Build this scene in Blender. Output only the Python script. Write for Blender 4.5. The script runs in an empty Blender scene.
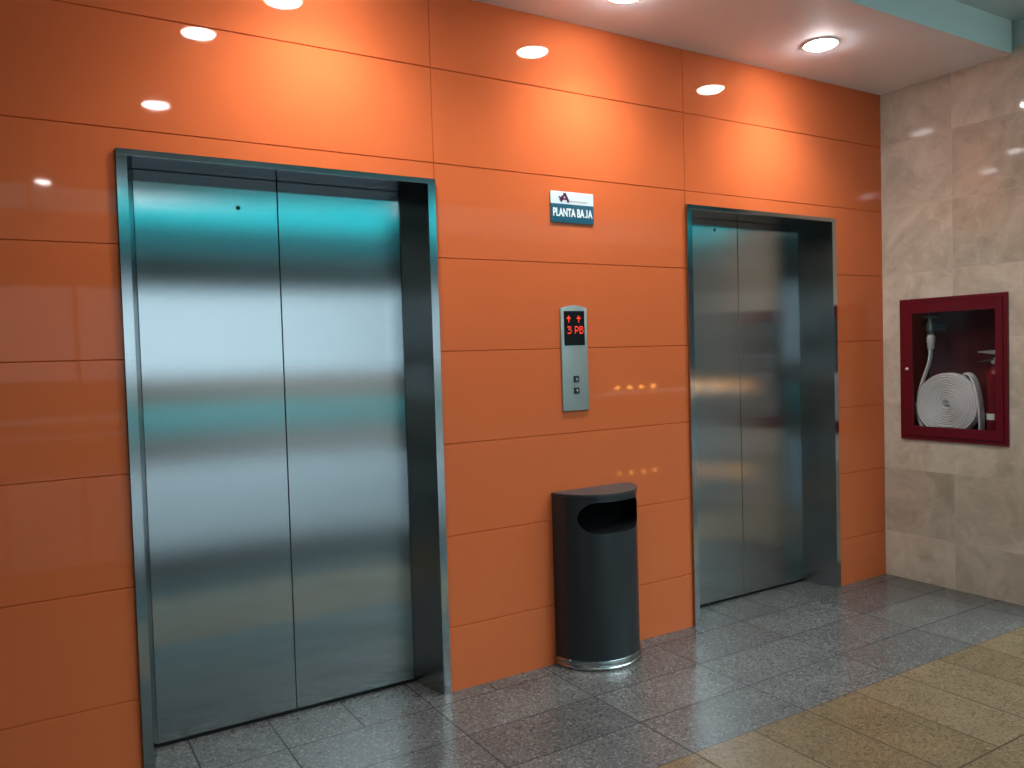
import bpy, bmesh, math, random
from mathutils import Vector, Matrix
random.seed(7)
S = bpy.context.scene
COL = S.collection
PI = math.pi

# ------------------------------------------------------------------ camera
CAM = Vector((-0.7772, -3.1019, 1.4564)); YAW, PITCH, ROLL, FPX = 0.5498, -0.0360, -0.0291, 806.3
fwd = Vector((math.sin(YAW)*math.cos(PITCH), math.cos(YAW)*math.cos(PITCH), math.sin(PITCH)))
rgt0 = Vector((math.cos(YAW), -math.sin(YAW), 0)); up0 = rgt0.cross(fwd)
rgt = rgt0*math.cos(ROLL) + up0*math.sin(ROLL); upv = -rgt0*math.sin(ROLL) + up0*math.cos(ROLL)
cd = bpy.data.cameras.new('camera'); cam = bpy.data.objects.new('camera', cd); COL.objects.link(cam)
M = Matrix((rgt, upv, -fwd)).transposed().to_4x4(); M.translation = CAM
cam.matrix_world = M
cd.sensor_width = 36; cd.lens = FPX*36/1024; cd.clip_start = .02; cd.clip_end = 200
S.camera = cam

# ------------------------------------------------------------------ sky, exposure, added skylight portals
SKY = 8.4
world = bpy.data.worlds.new('overcast_sky'); S.world = world; world.use_nodes = True
bg = world.node_tree.nodes['Background']; bg.inputs[0].default_value = (.84, 1.0, 1.06, 1); bg.inputs[1].default_value = SKY
vs = S.view_settings; vs.view_transform = 'Standard'; vs.look = 'None'; vs.gamma = 1; vs.exposure = 1.2; vs.use_curve_mapping = False
S.cycles.use_denoising = True
S.cycles.max_bounces = 12; S.cycles.diffuse_bounces = 6; S.cycles.glossy_bounces = 6; S.cycles.transparent_max_bounces = 12
S.cycles.sample_clamp_indirect = 8; S.cycles.caustics_reflective = False
SKYL = (3.4, 19.0, -15.5, -3.2, 8.6)        # added unseen skylight: x0 x1 y0 y1 z
def portal(name, loc, rot, sx, sy):
    l = bpy.data.lights.new(name, 'AREA'); l.shape = 'RECTANGLE'; l.size = sx; l.size_y = sy
    l.cycles.is_portal = True
    o = bpy.data.objects.new(name, l); o.location = loc; o.rotation_euler = rot; COL.objects.link(o)
portal('added_skylight_portal', ((SKYL[0]+SKYL[1])/2, (SKYL[2]+SKYL[3])/2, SKYL[4]-.05), (0, 0, 0), SKYL[1]-SKYL[0], SKYL[3]-SKYL[2])
LAMP_W = 30.0      # watts of one downlight's beam
LAMP_C = (1.0, .92, .84)

# ------------------------------------------------------------------ node helper
class G:
    def __init__(s, name):
        s.m = bpy.data.materials.new(name); s.m.use_nodes = True; s.t = s.m.node_tree
        s.t.nodes.clear(); s.out = s.t.nodes.new('ShaderNodeOutputMaterial')
    def n(s, typ, ins=None, **kw):
        nd = s.t.nodes.new(typ)
        for k, v in kw.items(): setattr(nd, k, v)
        for k, v in (ins or {}).items(): s.put(nd.inputs[k], v)
        return nd
    def put(s, sock, v):
        if isinstance(v, bpy.types.NodeSocket): s.t.links.new(v, sock)
        elif isinstance(v, bpy.types.Node): s.t.links.new(v.outputs[0], sock)
        else:
            if sock.type == 'RGBA' and len(v) == 3: v = (*v, 1)
            sock.default_value = v
    def mt(s, op, a, b=0.0, c=None):
        i = {0: a, 1: b}
        if c is not None: i[2] = c
        return s.n('ShaderNodeMath', i, operation=op).outputs[0]
    def mix(s, f, a, b, blend='MIX'):
        nd = s.n('ShaderNodeMix', data_type='RGBA', blend_type=blend)
        s.put(nd.inputs[0], f); s.put(nd.inputs[6], a); s.put(nd.inputs[7], b)
        return nd.outputs[2]
    def pos(s): return s.n('ShaderNodeNewGeometry').outputs['Position']
    def xyz(s, v):
        nd = s.n('ShaderNodeSeparateXYZ', {0: v}); return nd.outputs[0], nd.outputs[1], nd.outputs[2]
    def vec(s, x, y, z): return s.n('ShaderNodeCombineXYZ', {0: x, 1: y, 2: z}).outputs[0]
    def noise(s, vec, scale, detail=3, rough=.5, dist=0):
        return s.n('ShaderNodeTexNoise', {'Vector': vec, 'Scale': scale, 'Detail': detail, 'Roughness': rough, 'Distortion': dist}).outputs[0]
    def ramp(s, f, stops):
        nd = s.n('ShaderNodeValToRGB', {0: f}); e = nd.color_ramp.elements
        while len(e) < len(stops): e.new(.5)
        for el, (p, c) in zip(e, stops): el.position = p; el.color = (*c, 1)
        return nd.outputs[0]
    def bsdf(s, color, rough=.5, metal=0.0, spec=.5, normal=None, **extra):
        i = {'Base Color': color, 'Roughness': rough, 'Metallic': metal, 'Specular IOR Level': spec}
        if normal is not None: i['Normal'] = normal
        i.update(extra)
        nd = s.n('ShaderNodeBsdfPrincipled', i); s.t.links.new(nd.outputs[0], s.out.inputs[0]); return nd
    def bump(s, h, strength=.2, dist=.01):
        return s.n('ShaderNodeBump', {'Height': h, 'Strength': strength, 'Distance': dist}).outputs[0]

def plain(name, color, rough=.5, metal=0.0, spec=.5, vary=.06, scale=40):
    g = G(name); f = g.noise(g.pos(), scale, 3)
    c = g.mix(f, tuple(x*(1-vary) for x in color), tuple(min(1, x*(1+vary)) for x in color))
    g.bsdf(c, rough, metal, spec); return g.m
def emit(name, color, k):
    g = G(name); e = g.n('ShaderNodeEmission', {0: (*color, 1), 1: k}); g.t.links.new(e.outputs[0], g.out.inputs[0]); return g.m
def glass(name, tint, refl=.06):
    g = G(name)
    t = g.n('ShaderNodeBsdfTransparent', {0: tint}); gl = g.n('ShaderNodeBsdfGlossy', {0: (1, 1, 1), 'Roughness': .02})
    fr = g.mt('MULTIPLY', g.n('ShaderNodeFresnel', {0: 1.45}).outputs[0], refl/.04)
    mx = g.n('ShaderNodeMixShader', {0: fr, 1: t.outputs[0], 2: gl.outputs[0]}); g.t.links.new(mx.outputs[0], g.out.inputs[0]); return g.m

def mat_orange():
    g = G('orange_panel'); p = g.pos()
    f = g.noise(p, 2.2, 4, .6); f2 = g.noise(p, 260, 2)
    c = g.mix(f, (.57, .130, .042), (.63, .148, .048)); c = g.mix(g.mt('MULTIPLY', f2, .25), c, (.50, .108, .034))
    nb = g.bump(g.noise(p, 3.0, 1), .012, .02)
    g.bsdf(c, .035, 0, .20, nb); return g.m
def mat_steel(name, col=(.50, .53, .54), rough=.175, aniso=-.72):
    g = G(name); p = g.pos(); x, y, z = g.xyz(p)
    lines = g.noise(g.vec(g.mt('MULTIPLY', x, 900), g.mt('MULTIPLY', y, 900), g.mt('MULTIPLY', z, 6)), 1, 2)
    cloud = g.noise(p, 2.0, 3)
    c = g.mix(lines, tuple(v*.9 for v in col), tuple(v*1.06 for v in col))
    c = g.mix(g.mt('MULTIPLY', cloud, .25), c, tuple(v*.8 for v in col))
    nrm = g.n('ShaderNodeNewGeometry').outputs['Normal']
    tan = g.n('ShaderNodeVectorMath', {0: nrm, 1: (.02, .01, 1)}, operation='CROSS_PRODUCT').outputs[0]
    tan = g.n('ShaderNodeVectorMath', {0: tan}, operation='NORMALIZE').outputs[0]
    nd = g.n('ShaderNodeBsdfAnisotropic', {'Color': c, 'Roughness': rough, 'Anisotropy': aniso, 'Tangent': tan}, distribution='BECKMANN')
    g.t.links.new(nd.outputs[0], g.out.inputs[0]); return g.m
def tile_uv(g, x, y, x0, y0, w, h):
    u = g.mt('DIVIDE', g.mt('SUBTRACT', x, x0), w); v = g.mt('DIVIDE', g.mt('SUBTRACT', y, y0), h)
    iu = g.mt('FLOOR', u); iv = g.mt('FLOOR', v); fu = g.mt('FRACT', u); fv = g.mt('FRACT', v)
    du = g.mt('MULTIPLY', g.mt('MINIMUM', fu, g.mt('SUBTRACT', 1.0, fu)), w); dv = g.mt('MULTIPLY', g.mt('MINIMUM', fv, g.mt('SUBTRACT', 1.0, fv)), h)
    d = g.mt('MINIMUM', du, dv)
    rnd = g.n('ShaderNodeTexWhiteNoise', {'Vector': g.vec(iu, iv, 3.7)}).outputs[0]
    return d, rnd
def granite(name, dark, mid, light, spans, grout, groutw=.0022, rough=.14, tint=(1, 1, 1)):
    """spans: list of (ymin, x0, y0, w, h), picked from the wall outwards"""
    g = G(name); p = g.pos(); x, y, z = g.xyz(p)
    d = r = None
    for (ymin, x0, y0, w, h) in spans:
        dd, rr = tile_uv(g, x, y, x0, y0, w, h)
        if d is None: d, r = dd, rr
        else:
            s = g.mt('LESS_THAN', y, ymin)
            d = g.mt('ADD', g.mt('MULTIPLY', dd, s), g.mt('MULTIPLY', d, g.mt('SUBTRACT', 1.0, s)))
            r = g.mt('ADD', g.mt('MULTIPLY', rr, s), g.mt('MULTIPLY', r, g.mt('SUBTRACT', 1.0, s)))
    vor = g.n('ShaderNodeTexVoronoi', {'Vector': p, 'Scale': 130.0}); cell = g.xyz(vor.outputs['Color'])[0]
    fine = g.noise(p, 240, 3, .7)
    f = g.mt('ADD', g.mt('MULTIPLY', cell, .55), g.mt('MULTIPLY', fine, .45))
    c = g.ramp(f, [(.12, dark), (.45, mid), (.68, mid), (.92, light)])
    big = g.noise(p, 4.5, 4, .6)
    c = g.mix(1.0, c, g.ramp(big, [(.3, (.86, .86, .86)), (.7, (1.1, 1.1, 1.1))]), 'MULTIPLY')
    c = g.mix(1.0, c, g.ramp(r, [(0, tuple(.86*t for t in tint)), (1, tuple(1.12*t for t in (1, 1, 1)))]), 'MULTIPLY')
    line = g.mt('LESS_THAN', d, groutw)
    c = g.mix(line, c, grout)
    rg = g.mt('MAXIMUM', .01, g.mt('ADD', rough, g.mt('MULTIPLY', fine, .08)))
    g.bsdf(c, rg, 0, g.mt('MULTIPLY', g.mt('SUBTRACT', 1.0, line), .5), g.bump(g.mt('SUBTRACT', 1.0, line), .25, .002)); return g.m
def mat_marble():
    g = G('beige_marble'); p = g.pos(); x, y, z = g.xyz(p)
    d, r = tile_uv(g, g.mt('ADD', x, y), z, 3.868-.445, -.117, .80, .40)
    off = g.vec(g.mt('MULTIPLY', r, 31.0), g.mt('MULTIPLY', r, 17.0), g.mt('MULTIPLY', r, 53.0))
    q = g.n('ShaderNodeVectorMath', {0: p, 1: off}, operation='ADD').outputs[0]
    n1 = g.noise(q, 3.0, 7, .66, .7); n2 = g.noise(q, 11.0, 6, .65, .5); n3 = g.noise(q, 60, 3)
    c = g.ramp(n1, [(.25, (.36, .315, .245)), (.45, (.49, .445, .36)), (.58, (.59, .545, .45)), (.75, (.70, .66, .56))])
    c = g.mix(g.mt('MULTIPLY', g.ramp(n2, [(.54, (0, 0, 0)), (.68, (1, 1, 1))]), .35), c, (.74, .70, .62))
    c = g.mix(g.mt('MULTIPLY', g.ramp(n2, [(.30, (1, 1, 1)), (.42, (0, 0, 0))]), .3), c, (.30, .23, .17))
    c = g.mix(g.mt('MULTIPLY', n3, .22), c, (.45, .38, .29))
    c = g.mix(1.0, c, g.ramp(r, [(0, (.84, .83, .81)), (1, (1.1, 1.1, 1.1))]), 'MULTIPLY')
    line = g.mt('LESS_THAN', d, .0016)
    c = g.mix(line, c, (.52, .46, .38))
    g.bsdf(c, .05, 0, .5); return g.m

MO = mat_orange()
MSTEEL = mat_steel('brushed_steel')
MTRIM = mat_steel('satin_steel_trim', (.50, .53, .54), .16, -.4)
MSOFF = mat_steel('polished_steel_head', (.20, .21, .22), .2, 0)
MPLATE = plain('satin_steel_plate', (.40, .45, .43), .38, .75, .5, .05, 300)
MGRAY = granite('grey_granite_tiles', (.024, .024, .024), (.082, .081, .078), (.25, .245, .238),
    [(9, .03, -.0953, .305, .2967), (-.0953, .03, -.0953, .6083, .2967)], (.026, .025, .025), .0030, .19, (1, .98, .99))
MBEIGE = granite('beige_stone_tiles', (.060, .042, .024), (.130, .092, .055), (.23, .175, .115),
    [(9, .0265, -.982, .3055, .59), (-1.572, .0265, -1.572, .611, .305)], (.045, .032, .02), .0036, .22, (1, .96, .86))
MHALL = granite('grey_hall_tiles', (.036, .038, .04), (.080, .084, .086), (.16, .16, .16),
    [(9, .0265, -1.877, .611, .611)], (.03, .03, .03), .003, -.03)
MMARB = mat_marble()
MCEIL = plain('white_ceiling_paint', (.84, .93, .97), .55, 0, .3, .02, 3)
MTEALLIGHT = plain('white_paint_teal_light', (.78, .95, .90), .5, 0, .3, .03, 3)
MCEIL2 = plain('grey_paint_teal_light_tint', (.58, .68, .66), .6, 0, .3, .03, 3)  # upper ceiling grey with the greenish light mixed into the colour
MWALL = plain('hall_plaster', (.62, .58, .52), .7, 0, .3, .04, 3)
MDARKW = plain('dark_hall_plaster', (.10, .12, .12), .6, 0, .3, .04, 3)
MPINK = plain('pinkish_stone_sill', (.52, .42, .38), .5, 0, .3, .06, 6)
MBLACK = plain('black_gap', (.006, .006, .007), .6, 0, .2)
MBIN = plain('charcoal_powder_coat', (.016, .021, .024), .28, 0, .5, .1, 400)
MBINLID = plain('charcoal_lid', (.030, .034, .037), .40, 0, .5, .1, 400)
MSLOTIN = plain('black_slot_inside', (.004, .004, .005), .8, 0, .1)
MCHROME = plain('polished_chrome', (.42, .45, .45), .22, 1, .5, .03)
MRED = plain('dark_red_enamel', (.115, .004, .012), .32, 0, .45, .08, 20)
MREDIN = plain('dark_red_box_lining', (.11, .012, .018), .5, 0, .3, .12, 10)
MEXT = plain('red_extinguisher_paint', (.20, .010, .014), .3, 0, .5, .06)
MHOSE = plain('off_white_canvas', (.86, .88, .90), .85, 0, .2, .10, 180)
MHOSE2 = plain('white_coupling', (.66, .66, .66), .4, 0, .4, .05)
MVALVE = plain('dull_bronze', (.13, .14, .12), .45, .8, .5, .2, 60)
MSILVER = plain('silver_lever', (.66, .68, .70), .3, .8, .5, .05)
MWHITE = plain('white_plastic', (.86, .90, .92), .35, 0, .4, .02)
MPRINT = plain('white_print', (.72, .84, .88), .4, 0, .3, .02)
MBOARD = plain('cool_white_board', (.60, .72, .76), .35, 0, .4, .02)
MTEAL = plain('teal_blue_print', (.004, .080, .135), .35, 0, .4, .05)
MLOGO = plain('maroon_print', (.10, .012, .06), .4, 0, .4, .05)
MGREYP = plain('grey_print', (.42, .46, .50), .4, 0, .4, .05)
MDISP = plain('black_display_glass', (.006, .006, .007), .12, 0, .5)
MLED = emit('red_led', (1.0, .06, .03), .6)
MBTN = plain('black_button', (.012, .012, .014), .3, 0, .5)
MGLASSC = glass('clear_cabinet_glass', (.985, .99, .99), .018)
MLENS = emit('lamp_lens', (1.0, .95, .95), 55.0)
MLENSW = emit('warm_lamp', (1.0, .42, .08), 26.0)
MPANEW = glass('tinted_window_glass', (.262, .280, .290))
MPANET = glass('teal_window_glass', (.052, .262, .270))
MPANED = glass('dark_teal_window_glass', (.050, .12, .125))
MPANES = glass('added_skylight_glass', (.96, 1.0, 1.0), .03)
MFRAME = plain('grey_window_frame', (.25, .28, .29), .5, .3)

# ------------------------------------------------------------------ mesh helpers
def link(name, bm, mat, parent=None, smooth=False, kind=None, recalc=True):
    if recalc: bmesh.ops.recalc_face_normals(bm, faces=bm.faces[:])
    me = bpy.data.meshes.new(name); bm.to_mesh(me); bm.free()
    if mat is not None: me.materials.append(mat)
    if smooth:
        for p in me.polygons: p.use_smooth = True
        try: me.set_sharp_from_angle(angle=math.radians(38))
        except Exception: pass
    o = bpy.data.objects.new(name, me); COL.objects.link(o)
    if parent is not None: o.parent = parent
    if kind: o['kind'] = kind
    return o
def box(bm, x0, x1, y0, y1, z0, z1, bev=0.0, seg=2):
    r = bmesh.ops.create_cube(bm, size=1)
    for v in r['verts']:
        v.co = Vector((x0+(v.co.x+.5)*(x1-x0), y0+(v.co.y+.5)*(y1-y0), z0+(v.co.z+.5)*(z1-z0)))
    if bev:
        es = list({e for v in r['verts'] for e in v.link_edges})
        bmesh.ops.bevel(bm, geom=es, offset=bev, segments=seg, affect='EDGES', profile=.5)
def prism(bm, pts, axis, a, b):
    """polygon pts extruded along axis from a to b; pts are the two other coordinates in xyz order"""
    def P(p, t):
        c = [0, 0, 0]; k = 0
        for i in range(3):
            if i == axis: c[i] = t
            else: c[i] = p[k]; k += 1
        return Vector(c)
    A = [bm.verts.new(P(p, a)) for p in pts]; B = [bm.verts.new(P(p, b)) for p in pts]
    bm.faces.new(A); bm.faces.new(B[::-1]); n = len(pts)
    for i in range(n): bm.faces.new((A[i], B[i], B[(i+1) % n], A[(i+1) % n]))
def lathe(bm, prof, n=32, mtx=None, cap=True):
    rings = []
    for r, z in prof:
        ring = []
        for i in range(n):
            a = 2*PI*i/n; v = Vector((r*math.cos(a), r*math.sin(a), z)); ring.append(bm.verts.new(mtx @ v if mtx else v))
        rings.append(ring)
    for A, B in zip(rings, rings[1:]):
        for i in range(n): bm.faces.new((A[i], A[(i+1) % n], B[(i+1) % n], B[i]))
    if cap: bm.faces.new(rings[0]); bm.faces.new(rings[-1][::-1])
def tube(bm, pts, r, n=10):
    pts = [Vector(p) for p in pts]; rings = []
    rr = r if isinstance(r, (list, tuple)) else [r]*len(pts)
    ref = Vector((.31, .17, .93))
    for i, p in enumerate(pts):
        t = (pts[min(i+1, len(pts)-1)] - pts[max(i-1, 0)]).normalized()
        u = t.cross(ref).normalized(); w = t.cross(u)
        rings.append([bm.verts.new(p + rr[i]*(u*math.cos(2*PI*k/n) + w*math.sin(2*PI*k/n))) for k in range(n)])
    for A, B in zip(rings, rings[1:]):
        for k in range(n): bm.faces.new((A[k], A[(k+1) % n], B[(k+1) % n], B[k]))
    bm.faces.new(rings[0]); bm.faces.new(rings[-1][::-1])
def ribbon(bm, pts, half_w, half_t, axis):
    """flat hose swept along pts; wide along axis, thin across"""
    axis = Vector(axis).normalized(); rings = []
    for i, p in enumerate(pts):
        t = (pts[min(i+1, len(pts)-1)] - pts[max(i-1, 0)]).normalized()
        nrm = t.cross(axis).normalized()
        prof = [(-1, 0), (-.9, .75), (-.7, 1), (.7, 1), (.9, .75), (1, 0), (.9, -.75), (.7, -1), (-.7, -1), (-.9, -.75)]
        rings.append([bm.verts.new(p + axis*(a*half_w) + nrm*(b*half_t)) for a, b in prof])
    n = 10
    for A, B in zip(rings, rings[1:]):
        for k in range(n): bm.faces.new((A[k], A[(k+1) % n], B[(k+1) % n], B[k]))
    bm.faces.new(rings[0]); bm.faces.new(rings[-1][::-1])
def thing(name, loc, label, cat, group=None):
    o = bpy.data.objects.new(name, None); o.empty_display_size = .1; o.location = loc; COL.objects.link(o)
    o['label'] = label; o['category'] = cat
    if group: o['group'] = group
    return o
def part(name, bm, mat, root, **kw):
    """mesh built in world coordinates, kept in place under its root"""
    L = Vector((0, 0, 0)); r = root
    while r is not None: L += r.location; r = r.parent
    bmesh.ops.translate(bm, verts=bm.verts[:], vec=-L)
    return link(name, bm, mat, root, **kw)
def text_bm(txt, size, width, x, y, z, depth=.0015):
    """lettering facing -Y with its lower left corner at x, z"""
    c = bpy.data.curves.new('lettering_curve', 'FONT'); c.body = txt; c.size = size; c.extrude = depth/2; c.offset = size*.03
    o = bpy.data.objects.new('lettering_curve', c); COL.objects.link(o)
    dg = bpy.context.evaluated_depsgraph_get(); me = bpy.data.meshes.new_from_object(o.evaluated_get(dg))
    bm = bmesh.new(); bm.from_mesh(me); bpy.data.objects.remove(o); bpy.data.meshes.remove(me); bpy.data.curves.remove(c)
    xs = [v.co.x for v in bm.verts]; ys = [v.co.y for v in bm.verts]
    k = width/(max(xs)-min(xs)); x_0 = min(xs); y_0 = 0.0
    seen = set()                                   # a letter that hangs below the line is fitted to cap height
    for v0 in bm.verts:
        if v0 in seen: continue
        isl = [v0]; seen.add(v0)
        for v in isl:
            for e in v.link_edges:
                w = e.other_vert(v)
                if w not in seen: seen.add(w); isl.append(w)
        lo = min(v.co.y for v in isl); hi = max(v.co.y for v in isl)
        if lo < -size*.06:
            for v in isl: v.co.y = (v.co.y-lo)*hi/(hi-lo)
    for v in bm.verts: v.co = Vector((x+(v.co.x-x_0)*k, y-v.co.z, z+(v.co.y if v.co.y > 0 else v.co.y*.12)))
    return bm

# ------------------------------------------------------------------ the setting
XR, ZC, ZU, YS = 3.868, 3.002, 3.175, -.779
L0, L1, R0, R1, DT = -.456, .763, 2.204, 3.403, 2.209
bm = bmesh.new(); box(bm, -9.2, 26.2, -.982, 1.0, -.15, 0); link('floor', bm, MGRAY, kind='structure')
bm = bmesh.new(); box(bm, -9.2, 26.2, -1.877, -.982, -.15, 0); link('floor_beige', bm, MBEIGE, kind='structure')
bm = bmesh.new(); box(bm, -9.2, 26.2, -19.6, -1.877, -.15, 0); link('floor_hall', bm, MHALL, kind='structure')

def orange_wall():
    bm = bmesh.new(); g = .0028; dep = .005
    zs = [(0., 0)]
    for k in range(7):
        z = .2794+.4*k; zs += [(z-g, 0), (z, 1), (z+g, 0)]
    zs += [(DT-.01, 0), (ZC+.04, 0)]; zs.sort()
    xs = [(-6.0, 0), (XR+.05, 0), (L0+.012, 0), (L1-.012, 0), (R0+.012, 0), (R1-.012, 0)]
    for x in (-2.12, -.68-1.44*1.9, L1+.002, R0+.002): xs += [(x-g*.8, 0), (x, 1), (x+g*.8, 0)]
    xs = sorted(set(xs)); nx, nz = len(xs), len(zs)
    V = [[bm.verts.new((x, dep if (a or b) else 0, z)) for z, b in zs] for x, a in xs]
    for i in range(nx-1):
        for j in range(nz-1):
            xc = (xs[i][0]+xs[i+1][0])/2; zc = (zs[j][0]+zs[j+1][0])/2
            if zc < DT-.01 and (L0+.012 < xc < L1-.012 or R0+.012 < xc < R1-.012): continue
            bm.faces.new((V[i][j], V[i+1][j], V[i+1][j+1], V[i][j+1]))
    loose = [v for v in bm.verts if not v.link_faces]
    bmesh.ops.delete(bm, geom=loose, context='VERTS')
    o = link('wall_back', bm, MO, kind='structure')
    for p in o.data.polygons:
        pass
    s = o.modifiers.new('thickness', 'SOLIDIFY'); s.thickness = .05; s.offset = -1
    # faces look to -Y, thickness goes to +Y
    if o.data.polygons[0].normal.y > 0: o.data.flip_normals()
orange_wall()
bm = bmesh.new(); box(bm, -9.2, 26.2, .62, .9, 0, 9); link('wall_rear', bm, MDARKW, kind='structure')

# marble side wall with the recess of the hose cabinet
CY0, CY1, CZ0, CZ1 = -.753, -.121, .874, 1.723
bm = bmesh.new(); MEND = -1.12; xb = XR+.42; ZM = 3.03
box(bm, XR, xb, MEND, CY0+.02, 0, ZM); box(bm, XR, xb, CY1-.02, .15, 0, ZM)
box(bm, XR, xb, CY0+.02, CY1-.02, 0, CZ0+.02); box(bm, XR, xb, CY0+.02, CY1-.02, CZ1-.02, ZM)
link('wall_right', bm, MMARB, kind='structure')
bm = bmesh.new(); box(bm, XR+.03, xb, MEND, .15, ZM, 9); link('wall_right_upper', bm, MCEIL2, kind='structure')
bm = bmesh.new(); box(bm, xb, 26.2, MEND, MEND+.2, 0, 9); link('wall_right_front', bm, MWALL, kind='structure')

# ceilings
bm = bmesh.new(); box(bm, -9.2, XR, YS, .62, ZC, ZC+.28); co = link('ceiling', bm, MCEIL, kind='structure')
co.data.materials.append(MTEALLIGHT)  # teal light on the step's front face is put into its colour
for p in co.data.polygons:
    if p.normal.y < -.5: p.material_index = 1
bm = bmesh.new(); box(bm, -9.2, XR+.03, -1.42, YS, ZU, ZU+.25); box(bm, -9.2, 1.0, -5.7, -1.42, ZU, ZU+.25); link('ceiling_upper', bm, MCEIL2, kind='structure')
bm = bmesh.new(); box(bm, 1.0, xb, -1.42, -1.3, ZU+.25, 9); box(bm, .88, 1.0, -5.7, -1.42, ZU+.25, 9); box(bm, -9.2, 1.0, -5.7, -5.58, ZU+.25, 9)
link('wall_mezzanine', bm, MWALL, kind='structure')
# atrium roof; its unseen skylight is added to light wall and floor
x0, x1, y0, y1, zz = SKYL
bm = bmesh.new()
box(bm, -9.2, x0, -19.6, .9, zz, zz+.3); box(bm, x1, 26.2, -19.6, .9, zz, zz+.3)
box(bm, x0, x1, -19.6, y0, zz, zz+.3); box(bm, x0, x1, y1, .9, zz, zz+.3); link('ceiling_atrium', bm, MWALL, kind='structure')
bm = bmesh.new(); n = 8
for i in range(n+1): x = x0+(x1-x0)*i/n; box(bm, x-.05, x+.05, y0, y1, zz+.02, zz+.2)
for i in range(6): y = y0+(y1-y0)*i/5; box(bm, x0, x1, y-.05, y+.05, zz+.03, zz+.19)
fr = link('window_1', bm, MFRAME, kind='structure')
bm = bmesh.new(); box(bm, x0, x1, y0, y1, zz+.1, zz+.112); link('pane', bm, MPANES, fr)

# far facade of the hall
FY = -19.0
WX0, WX1, TX1 = -4.5, 10.5, 24.5
bm = bmesh.new()
box(bm, -9.2, 26.2, FY-.3, FY, 6.15, 9)                      # above the teal transom
box(bm, -9.2, WX0, FY-.3, FY, 0, 6.15); box(bm, TX1, 26.2, FY-.3, FY, 0, 6.15)
box(bm, WX0, TX1, FY-.3, FY, 3.45, 4.35)                     # lintel
box(bm, WX1, TX1, FY-.3, FY, 0, 3.45)
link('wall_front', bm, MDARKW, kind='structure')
bm = bmesh.new(); box(bm, WX0, WX1, FY-.3, FY+.02, 0, .10); box(bm, WX0, WX1, FY-.3, FY+.02, .32, 1.1); link('trim_1', bm, MPINK, kind='structure')
def window(idx, xa, xb_, za, zb, nm, paneM, mull=.05):
    bm = bmesh.new()
    for i in range(nm+1): x = xa+(xb_-xa)*i/nm; box(bm, x-mull, x+mull, FY-.2, FY-.06, za, zb)
    for z in (za+.02, zb-.02): box(bm, xa, xb_, FY-.19, FY-.07, z-.02, z+.02)
    f = link('window_%d' % idx, bm, MFRAME, kind='structure')
    bm = bmesh.new(); box(bm, xa, xb_, FY-.15, FY-.138, za, zb); link('pane', bm, paneM, f)
window(2, WX0, WX1, 1.1, 3.45, 9, MPANEW)
window(3, WX0, TX1, 5.15, 6.15, 14, MPANET)
window(6, WX0, TX1, 4.35, 5.15, 14, MPANED)
window(4, WX0, WX1, .10, .32, 9, MPANET)
# side walls of the hall
bm = bmesh.new(); WL = -9.0; wy0, wy1 = -13.0, -7.6
box(bm, WL-.2, WL, -19.6, wy0, 0, 9); box(bm, WL-.2, WL, wy1, .9, 0, 9); box(bm, WL-.2, WL, wy0, wy1, 0, .7); box(bm, WL-.2, WL, wy0, wy1, 2.75, 9)
link('wall_left', bm, MWALL, kind='structure')
bm = bmesh.new()
for i in range(4): y = wy0+(wy1-wy0)*i/3; box(bm, WL-.15, WL-.05, y-.04, y+.04, .7, 2.75)
box(bm, WL-.15, WL-.05, wy0, wy1, 1.35, 1.6)
fr = link('window_5', bm, MFRAME, kind='structure')
bm = bmesh.new(); box(bm, WL-.11, WL-.1, wy0, wy1, .7, 2.75); link('pane', bm, MPANEW, fr)
bm = bmesh.new(); box(bm, 26.0, 26.2, -19.6, MEND, 0, 9); link('wall_far_right', bm, MDARKW, kind='structure')

# ------------------------------------------------------------------ elevators
def elevator(xa, xb_, label, hole):
    root = thing('elevator', ((xa+xb_)/2, 0, 0), label, 'elevator', 'elevators in the orange wall')
    yf, yd, w, sp = -.012, .2, .034, .040
    for s in (0, 1):
        e, i = (xa, xa+w) if s == 0 else (xb_, xb_-w); k = 1 if s == 0 else -1
        bm = bmesh.new(); prism(bm, [(e, yf), (i, yf), (i+k*sp, yd), (i+k*sp, yd+.1), (e, yd+.1)], 2, 0, DT-.02)
        part('jamb', bm, MSTEEL, root)
        bm = bmesh.new(); box(bm, min(e, i), max(e, i), yf-.002, yf, .0, DT-.022); part('jamb_trim', bm, MTRIM, root)
    bm = bmesh.new(); box(bm, xa, xb_, yf-.003, yf+.012, DT-.022, DT, .001, 1); part('head_trim', bm, MTRIM, root)
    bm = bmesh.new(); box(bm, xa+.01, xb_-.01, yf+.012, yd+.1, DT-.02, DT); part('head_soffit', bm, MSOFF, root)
    m = (xa+xb_)/2; a, b = xa+w+sp+.001, xb_-w-sp-.001
    for s in (0, 1):
        x0, x1 = (a, m-.0015) if s == 0 else (m+.0015, b)
        bm = bmesh.new(); box(bm, x0, x1, yd, yd+.035, .014, DT-.021, .0015, 1); d = part('door_panel', bm, MSTEEL, root)
        if s == hole[0]:
            bm = bmesh.new(); lathe(bm, [(.0085, 0), (.0085, .002), (.006, .0025)], 20, Matrix.Translation((hole[1], yd, hole[2])) @ Matrix.Rotation(PI/2, 4, 'X')); part('keyhole', bm, MBLACK, d)
    bm = bmesh.new(); box(bm, m-.004, m+.004, yd+.008, yd+.03, .014, DT-.022); part('dark_seam_fill', bm, MBLACK, root)  # black strip stands in for the dark of the open seam
    bm = bmesh.new(); box(bm, a, b, yd+.004, yd+.1, .0, .013); part('sill', bm, MBLACK, root)
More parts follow.
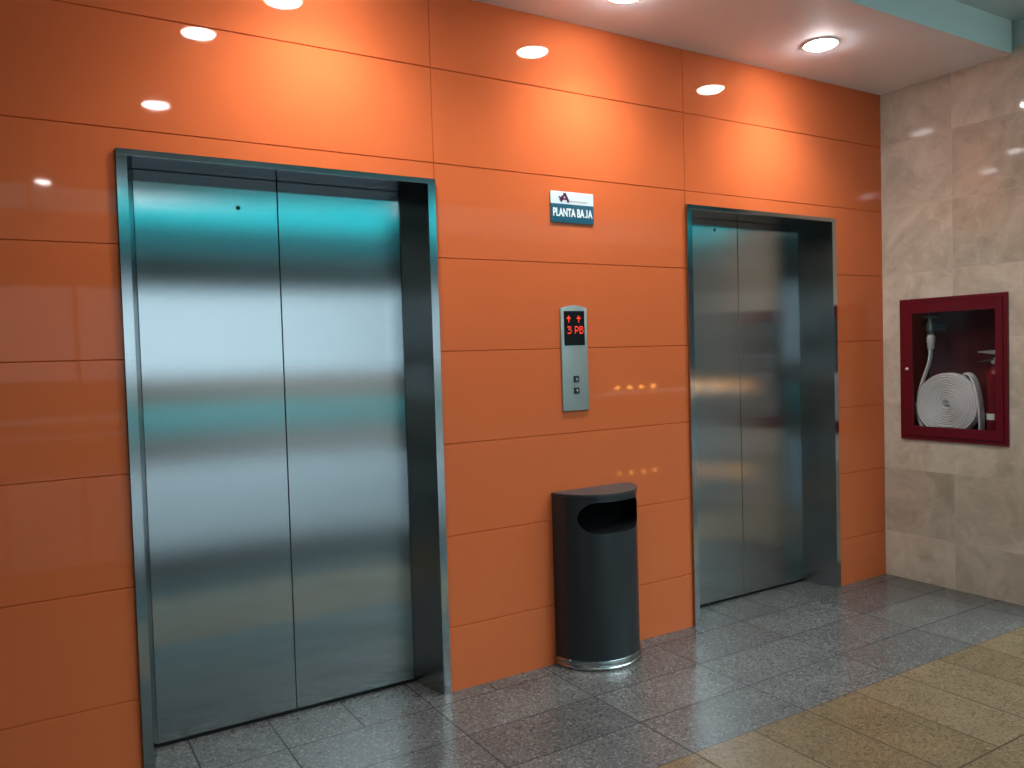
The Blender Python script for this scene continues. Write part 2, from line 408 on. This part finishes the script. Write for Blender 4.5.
elevator(L0, L1, 'large steel elevator on the left, nearest the camera, closed brushed double doors', (0, -.003, 2.07))
elevator(R0, R1, 'farther steel elevator between the trash bin and the marble wall, closed brushed doors', (0, 2.62, 2.13))

# ------------------------------------------------------------------ trash bin
def trash_bin():
    xc, A, B, H = 1.544, .224, .215, .812
    root = thing('trash_bin', (xc, -.004, 0), 'charcoal half-round trash bin standing on granite floor against the orange wall', 'trash bin')
    yb = -.004
    def outline(a, b, n=48, y=yb): return [(xc-a*math.cos(PI*i/n), y-b*math.sin(PI*i/n)) for i in range(n+1)]
    bm = bmesh.new(); prism(bm, outline(A, B), 2, .045, H-.012)
    body = part('body', bm, MBIN, root)
    # the slot, its rounded ends facing the hall
    cb = bmesh.new(); hw, zc, r = .176, .702, .072; pts = []
    for i in range(17): a = -PI/2+PI*i/16; pts.append((xc+hw-r+r*math.cos(a), zc+r*math.sin(a)))
    for i in range(17): a = PI/2+PI*i/16; pts.append((xc-hw+r+r*math.cos(a), zc+r*math.sin(a)))
    prism(cb, pts, 1, -.5, yb-.045)
    cut = link('cutter', cb, None); md = body.modifiers.new('slot', 'BOOLEAN'); md.object = cut; md.operation = 'DIFFERENCE'; md.solver = 'EXACT'
    bpy.context.view_layer.update(); dg = bpy.context.evaluated_depsgraph_get(); me = bpy.data.meshes.new_from_object(body.evaluated_get(dg))
    body.modifiers.clear(); body.data = me
    me.materials.clear(); me.materials.append(MBIN); me.materials.append(MSLOTIN)  # faces cut by the slot are coloured black
    for p in me.polygons:
        c = p.center + root.location; p.material_index = 0
        e = ((c.x-xc)/A)**2+((c.y-yb)/B)**2
        if abs(c.z-zc) < r+.002 and e < .985 and c.y < yb-.02 and .5 < c.z < .79 and abs(p.normal.z) < .9995: p.material_index = 1
        elif abs(c.z-zc) < r+.002 and e < .985 and c.y < yb-.02: p.material_index = 1
        p.use_smooth = True
    me.set_sharp_from_angle(angle=math.radians(35))
    bpy.data.objects.remove(cut)
    bm = bmesh.new(); prism(bm, outline(A+.004, B+.004), 2, H-.012, H)
    es = [e for e in bm.edges if all(v.co.z > H-.001 for v in e.verts)]
    bmesh.ops.bevel(bm, geom=es, offset=.004, segments=2, affect='EDGES'); part('lid', bm, MBINLID, root, smooth=True)
    bm = bmesh.new(); n = 48
    prof = [(.002, 0), (.007, .004), (.008, .012), (.004, .017), (.0035, .026), (.007, .031), (.007, .038), (.003, .045)]
    rings = [[bm.verts.new((p[0], p[1], z)) for p in outline(A+d, B+d)] for d, z in prof]
    for P, Q in zip(rings, rings[1:]):
        for i in range(n): bm.faces.new((P[i], P[i+1], Q[i+1], Q[i]))
        bm.faces.new((P[n], P[0], Q[0], Q[n]))
    bm.faces.new(rings[0]); bm.faces.new(rings[-1]); part('base_ring', bm, MCHROME, root, smooth=True)
    root.location.y = -.004
trash_bin()

# ------------------------------------------------------------------ floor sign
def sign():
    x0, x1, z0, z1 = 1.358, 1.606, 2.068, 2.212; yf = -.006
    root = thing('floor_sign', (x0, 0, z0), 'small white and teal PLANTA BAJA sign high on the orange wall', 'sign')
    bm = bmesh.new(); box(bm, x0, x1, yf, -.0005, z0, z1, .0012, 1); part('board', bm, MBOARD, root)
    zm = z0+.086
    bm = bmesh.new(); box(bm, x0, x1, yf-.001, yf+.004, z0, zm); part('teal_panel', bm, MTEAL, root)
    lx, lz, ly = x0+.012, z0+.028, yf-.0012
    part('lettering', text_bm('PLANTA BA', .054, .180, lx, ly, lz), MPRINT, root)
    bm = bmesh.new(); jx0, jx1, h, wd = lx+.182, lx+.198, .0385, .0068
    rr = (jx1-jx0)/2; cx = (jx0+jx1)/2; out_, in_ = [(jx1, lz+h)], [(jx1-wd, lz+h)]
    for i in range(11): a = -PI*.92*i/10; out_.append((cx+rr*math.cos(a), lz+rr+rr*math.sin(a))); in_.append((cx+(rr-wd*.8)*math.cos(a), lz+rr+(rr-wd*.8)*math.sin(a)))
    for i in range(len(out_)-1): prism(bm, [out_[i], in_[i], in_[i+1], out_[i+1]], 1, ly-.0008, ly+.0008)
    part('lettering', bm, MPRINT, root)
    part('lettering', text_bm('A', .054, .026, lx+.201, ly, lz), MPRINT, root)
    bm = bmesh.new()                                             # the maroon A-shaped emblem
    ax, az, h = x0+.078, zm+.009, .042
    def bar(p, q, w):
        d = (Vector(q)-Vector(p)).normalized(); nn = Vector((-d.y, d.x))*w/2
        prism(bm, [tuple(Vector(p)+nn), tuple(Vector(p)-nn), tuple(Vector(q)-nn), tuple(Vector(q)+nn)], 1, yf-.0015, yf+.002)
    bar((ax-.020, az), (ax+.002, az+h), .009); bar((ax+.024, az), (ax+.002, az+h), .012); bar((ax-.012, az+.014), (ax+.018, az+.014), .007)
    bar((ax-.032, az+.024), (ax-.008, az+.010), .007); bar((ax-.026, az+.008), (ax-.012, az+.028), .006)
    part('emblem', bm, MLOGO, root)
    bm = bmesh.new(); x = ax+.030
    for w in (.006, .004, .007, .005, .006, .003, .007, .006, .005, .004, .006, .005, .006, .004):
        box(bm, x, x+w, yf-.0012, yf+.002, az+.002, az+.009); x += w+.0022
    part('fine_print', bm, MGREYP, root)
sign()

# ------------------------------------------------------------------ call panel
def call_panel():
    x0, x1, z0, z1 = 1.396, 1.549, 1.184, 1.680; yf = -.009
    root = thing('call_panel', (x0, 0, z0), 'slim metal elevator call panel with red floor display on the orange wall', 'call panel')
    xm = (x0+x1)/2
    bm = bmesh.new(); pts = [(x0, z0), (x1, z0)]
    for i in range(13): t = i/12; pts.append((x1-(x1-x0)*t, z1-.012+.014*math.sin(PI*t)))
    prism(bm, pts, 1, yf, -.0005)
    es = [e for e in bm.edges if all(abs(v.co.y-yf) < 1e-5 for v in e.verts)]
    bmesh.ops.bevel(bm, geom=es, offset=.004, segments=3, affect='EDGES', profile=.5)
    part('faceplate', bm, MPLATE, root, smooth=True)
    dx0, dx1, dz0, dz1 = 1.413, 1.531, 1.493, 1.655
    bm = bmesh.new(); box(bm, dx0, dx1, yf-.002, yf+.004, dz0, dz1, .0008, 1); disp = part('display', bm, MDISP, root)
    F = {'up': ['..#..', '.###.', '#####', '..#..', '..#..', '..#..'],
         '3': ['####.', '....#', '.###.', '....#', '....#', '####.'], 'P': ['####.', '#...#', '#...#', '####.', '#....', '#....'], 'B': ['####.', '#...#', '####.', '#...#', '#...#', '####.']}
    def dots(nm, key, x, z, px, pz):
        bm = bmesh.new()
        for r, row in enumerate(F[key]):
            for c, ch in enumerate(row):
                if ch == '#': box(bm, x+c*px, x+(c+.85)*px, yf-.003, yf-.001, z-(r+.85)*pz, z-r*pz)
        part(nm, bm, MLED, disp)
    dots('up_arrow', 'up', 1.428, 1.633, .0046, .0055); dots('up_arrow', 'up', 1.486, 1.633, .0046, .0055)
    dots('floor_digit', '3', 1.431, 1.583, .0046, .0060); dots('floor_digit', 'P', 1.474, 1.583, .0046, .0060); dots('floor_digit', 'B', 1.501, 1.583, .0046, .0060)
    for k, zc in enumerate((1.334, 1.279)):
        bm = bmesh.new(); box(bm, 1.461, 1.491, yf-.006, yf+.003, zc-.016, zc+.016, .003, 2); b = part('button', bm, MBTN, root)
        bm = bmesh.new(); s = 1 if k == 0 else -1
        prism(bm, [(1.469, zc-.005*s), (1.483, zc-.005*s), (1.476, zc+.006*s)], 1, yf-.0068, yf-.005); part('arrow_mark', bm, MGREYP, b)
call_panel()

# ------------------------------------------------------------------ hose cabinet
def cabinet():
    root = thing('fire_hose_cabinet', (XR, (CY0+CY1)/2, CZ0), 'dark red glazed fire hose cabinet set into the marble wall', 'fire cabinet')
    iy0, iy1, iz0, iz1 = -.690, -.203, .955, 1.636
    bx = XR+.26; t = .006
    bm = bmesh.new(); a0, a1, b0, b1 = CY0+.021, CY1-.021, CZ0+.021, CZ1-.021
    box(bm, bx-t, bx, a0, a1, b0, b1)
    box(bm, XR+.002, bx-t, a0, a0+t, b0, b1); box(bm, XR+.002, bx-t, a1-t, a1, b0, b1)
    box(bm, XR+.002, bx-t, a0+t, a1-t, b0, b0+t); box(bm, XR+.002, bx-t, a0+t, a1-t, b1-t, b1); part('box', bm, MREDIN, root)
    def ring(bm, xa, xb_, Y0, Y1, Z0, Z1, y0, y1, z0, z1, bev):
        box(bm, xa, xb_, Y0, y0, Z0, Z1, bev, 1); box(bm, xa, xb_, y1, Y1, Z0, Z1, bev, 1); box(bm, xa, xb_, y0, y1, Z0, z0, bev, 1); box(bm, xa, xb_, y0, y1, z1, Z1, bev, 1)
    bm = bmesh.new(); ring(bm, XR-.012, XR+.004, CY0, CY1, CZ0, CZ1, CY0+.022, CY1-.022, CZ0+.022, CZ1-.022, 0); part('frame', bm, MRED, root)
    bm = bmesh.new(); ring(bm, XR-.018, XR-.002, CY0+.024, CY1-.024, CZ0+.024, CZ1-.024, iy0, iy1, iz0, iz1, .0); door = part('door', bm, MRED, root)
    bm = bmesh.new(); box(bm, XR-.010, XR-.006, iy0, iy1, iz0, iz1); part('glass_pane', bm, MGLASSC, door)
    bm = bmesh.new(); lathe(bm, [(.010, 0), (.010, .006), (.007, .011), (.003, .013)], 20, Matrix.Translation((XR-.018, -.170, 1.30)) @ Matrix.Rotation(-PI/2, 4, 'Y')); part('knob', bm, MSILVER, door, smooth=True)
    return b0+t
zfl = cabinet()

def hose():
    xc = XR+.075; R = .186; cy, cz = -.372, zfl+R+.007
    root = thing('fire_hose', (xc, cy, zfl), 'coiled off-white flat fire hose inside the red cabinet', 'fire hose')
    pts = []; turns = 11; n = turns*40; r0 = .022
    for i in range(n+1):
        a = 2*PI*turns*i/n; r = r0+(R-r0)*i/n + .0025*math.sin(2.0*a+1)*(1-i/n)
        pts.append(Vector((xc, cy+r*math.cos(a)*1.0, cz+r*math.sin(a))))
    bm = bmesh.new(); ribbon(bm, pts, .034, .0066, (1, 0, 0)); part('coil', bm, MHOSE, root, smooth=True)
    # inner fold left in the hole of the coil
    bm = bmesh.new(); ribbon(bm, [Vector((xc, cy+.014, cz-.012)), Vector((xc, cy+.004, cz+.002)), Vector((xc, cy-.010, cz+.006)), Vector((xc, cy-.016, cz-.008))], .03, .004, (1, 0, 0)); part('inner_fold', bm, MHOSE, root, smooth=True)
    # lead from the coupling down the left of the coil
    def bez(P, k=24):
        out = []
        for i in range(k+1):
            t = i/k; n_ = len(P)-1; q = Vector((0, 0, 0))
            for j, p in enumerate(P): q += Vector(p)*(math.comb(n_, j)*(1-t)**(n_-j)*t**j)
            out.append(q)
        return out
    vy, vz = -.262, 1.42
    bm = bmesh.new(); L = bez([(xc, vy, vz), (xc, vy-.01, 1.34), (xc, -.235, 1.27), (xc, cy+R+.012, 1.20), (xc, cy+R+.022, 1.08), (xc, cy+R+.012, .99), (xc, cy+R-.03, zfl+.02)])
    ribbon(bm, L, .016, .006, (1, 0, 0)); part('lead', bm, MHOSE, root, smooth=True)
    bm = bmesh.new(); D = bez([(xc, cy-.10, cz+.172), (xc, cy-.13, cz+.195), (xc, cy-.165, cz+.15), (xc, cy-.190, cz+.06), (xc, cy-.194, cz-.06), (xc, cy-.19, zfl+.02)])
    ribbon(bm, D, .030, .006, (1, 0, 0)); part('tail', bm, MHOSE, root, smooth=True)
    bm = bmesh.new(); lathe(bm, [(.015, 1.415), (.021, 1.425), (.021, 1.455), (.024, 1.46), (.024, 1.49), (.019, 1.495), (.019, 1.505)], 24, Matrix.Translation((xc, vy-.004, 0))); part('coupling', bm, MHOSE2, root, smooth=True)
    # angle valve above it
    v = thing('hose_valve', (xc, vy-.004, 1.506), 'dull bronze angle valve above the white hose coupling', 'valve')
    bm = bmesh.new(); lathe(bm, [(.019, 1.506), (.019, 1.52), (.027, 1.525), (.030, 1.55), (.024, 1.575), (.015, 1.585), (.013, 1.605)], 24, Matrix.Translation((xc, vy-.004, 0))); part('valve_body', bm, MVALVE, v, smooth=True)
    bm = bmesh.new(); tube(bm, [(xc, vy-.004, 1.55), (xc+.15, vy-.004, 1.55)], .02, 16); part('inlet_pipe', bm, MVALVE, v, smooth=True)
    bm = bmesh.new(); k = 28; rr = .042
    tube(bm, [(xc+rr*math.cos(2*PI*i/k), vy-.004+rr*math.sin(2*PI*i/k), 1.612) for i in range(k+1)], .006, 8)
    for i in range(4): a = PI*i/4; tube(bm, [(xc+rr*math.cos(a), vy-.004+rr*math.sin(a), 1.612), (xc-rr*math.cos(a), vy-.004-rr*math.sin(a), 1.612)], .004, 6)
    part('hand_wheel', bm, MVALVE, v, smooth=True)
hose()

def extinguisher():
    x, y = XR+.125, -.615; r = .045; z = zfl
    root = thing('fire_extinguisher', (x, y, z), 'small red fire extinguisher standing at the right end inside the cabinet', 'fire extinguisher')
    prof = [(r-.004, z), (r, z+.006), (r, z+.36)] + [(r*math.cos(a)*.99+.0005, z+.36+.045*math.sin(a)) for a in [PI/2*i/8 for i in range(1, 7)]] + [(.014, z+.408), (.014, z+.425)]
    bm = bmesh.new(); lathe(bm, prof, 36, Matrix.Translation((x, y, 0))); part('cylinder', bm, MEXT, root, smooth=True)
    bm = bmesh.new(); lathe(bm, [(.017, z+.425), (.017, z+.455), (.012, z+.462)], 20, Matrix.Translation((x, y, 0))); part('valve_head', bm, MVALVE, root, smooth=True)
    bm = bmesh.new(); prism(bm, [(y-.02, z+.478), (y+.092, z+.490), (y+.092, z+.498), (y-.01, z+.504), (y-.025, z+.498)], 0, x-.012, x+.012); part('lever', bm, MSILVER, root)
    bm = bmesh.new(); prism(bm, [(y-.015, z+.445), (y+.02, z+.452), (y+.09, z+.440), (y+.09, z+.434), (y+.02, z+.440), (y-.015, z+.437)], 0, x-.010, x+.010); part('grip', bm, MVALVE, root)
    bm = bmesh.new(); box(bm, x-.006, x+.006, y-.016, y-.004, z+.455, z+.482); part('lever_pivot', bm, MVALVE, root)
    bm = bmesh.new(); lathe(bm, [(.011, 0), (.011, .008), (.009, .009)], 20, Matrix.Translation((x-.016, y, z+.435)) @ Matrix.Rotation(-PI/2, 4, 'Y')); part('gauge', bm, MSILVER, root)
    bm = bmesh.new(); n = 12; a0, a1 = PI*.72, PI*1.12
    def ringpt(rr, a, zz): return bm.verts.new((x+rr*math.cos(a), y+rr*math.sin(a), zz))
    rows = [[ringpt(r+.001, a0+(a1-a0)*i/n, zz) for i in range(n+1)] for zz in (z+.105, z+.140)]
    rows += [[ringpt(r+.0001, a0+(a1-a0)*i/n, zz) for i in range(n+1)] for zz in (z+.140, z+.105)]
    for k in range(4):
        for i in range(n): bm.faces.new((rows[k][i], rows[k][i+1], rows[(k+1) % 4][i+1], rows[(k+1) % 4][i]))
    for i in (0, n): bm.faces.new([rows[k][i] for k in range(4)])
    part('paper_label', bm, MWHITE, root)
extinguisher()

# ------------------------------------------------------------------ lamps
def downlight(x, y, z, r, label, group, watts, cone=136, blend=.9):
    root = thing('recessed_downlight', (x, y, z), label, 'downlight', group)
    bm = bmesh.new(); n = 40
    prof = [(r+.014, 0), (r+.014, -.003), (r+.006, -.008), (r, -.007), (r-.001, -.001), (r-.001, 0)]
    lathe(bm, prof, n, cap=False); link('trim_ring', bm, MWHITE, root, smooth=True)
    bm = bmesh.new(); lathe(bm, [(r-.001, -.0008), (r-.001, -.004), (r*.9, -.012), (r*.7, -.019), (r*.4, -.024), (r*.12, -.0255)], n); link('lens', bm, MLENS, root, smooth=True)
    l = bpy.data.lights.new('lamp_beam', 'SPOT'); l.energy = watts; l.color = LAMP_C; l.spot_size = math.radians(cone); l.spot_blend = blend; l.shadow_soft_size = r*.5
    o = bpy.data.objects.new('lamp_beam', l); o.location = (0, 0, -.030); o.parent = root; COL.objects.link(o)
GRP = 'downlights in the low ceiling by the orange wall'
downlight(2.80, -.385, ZC, .080, 'round lit downlight above the right elevator, nearest the marble wall', GRP, LAMP_W)
downlight(1.53, -.37, ZC, .080, 'round lit downlight cut by the top edge, above the wall sign', GRP, LAMP_W)
downlight(.26, -.37, ZC, .080, 'round lit downlight over the left elevator, seen only as a reflection', GRP, LAMP_W)
GRP = 'downlights in the hall ceiling behind the camera'
downlight(.10, -1.34, ZU, .085, 'hall downlight reflected high above the left elevator', GRP, LAMP_W*.25)
downlight(.08, -2.69, ZU, .085, 'hall downlight reflected just above the left elevator head', GRP, LAMP_W*.25)
downlight(-.50, -5.5, ZU, .060, 'hall downlight reflected on the dark orange panels at far left', GRP, LAMP_W*.15)

# kiosk with warm lamps out in the hall (seen mirrored in the wall and the right doors)
k = thing('kiosk_counter', (9.6, -8.6, 0), 'dark kiosk counter out in the hall, seen only mirrored', 'counter')
bm = bmesh.new(); box(bm, 8.0, 11.2, -8.9, -8.3, 0, .66, .01, 1); part('counter_body', bm, MDARKW, k)
bm = bmesh.new(); box(bm, 7.9, 11.3, -9.0, -8.2, .66, .70, .008, 1); part('counter_top', bm, MFRAME, k)
for i in range(4):
    x = 8.60+i*.29
    t = thing('globe_lamp', (x, -8.5, .70), 'small warm globe lamp on the kiosk counter', 'lamp', 'globe lamps on the kiosk counter')
    bm = bmesh.new(); lathe(bm, [(.05, .70), (.05, .71), (.015, .72), (.015, .76)], 20, Matrix.Translation((x, -8.5, 0))); part('lamp_base', bm, MVALVE, t, smooth=True)
    bm = bmesh.new(); r = bmesh.ops.create_uvsphere(bm, u_segments=20, v_segments=12, radius=.035)
    bmesh.ops.translate(bm, verts=bm.verts[:], vec=(x, -8.5, .80)); part('globe', bm, MLENSW, t, smooth=True)
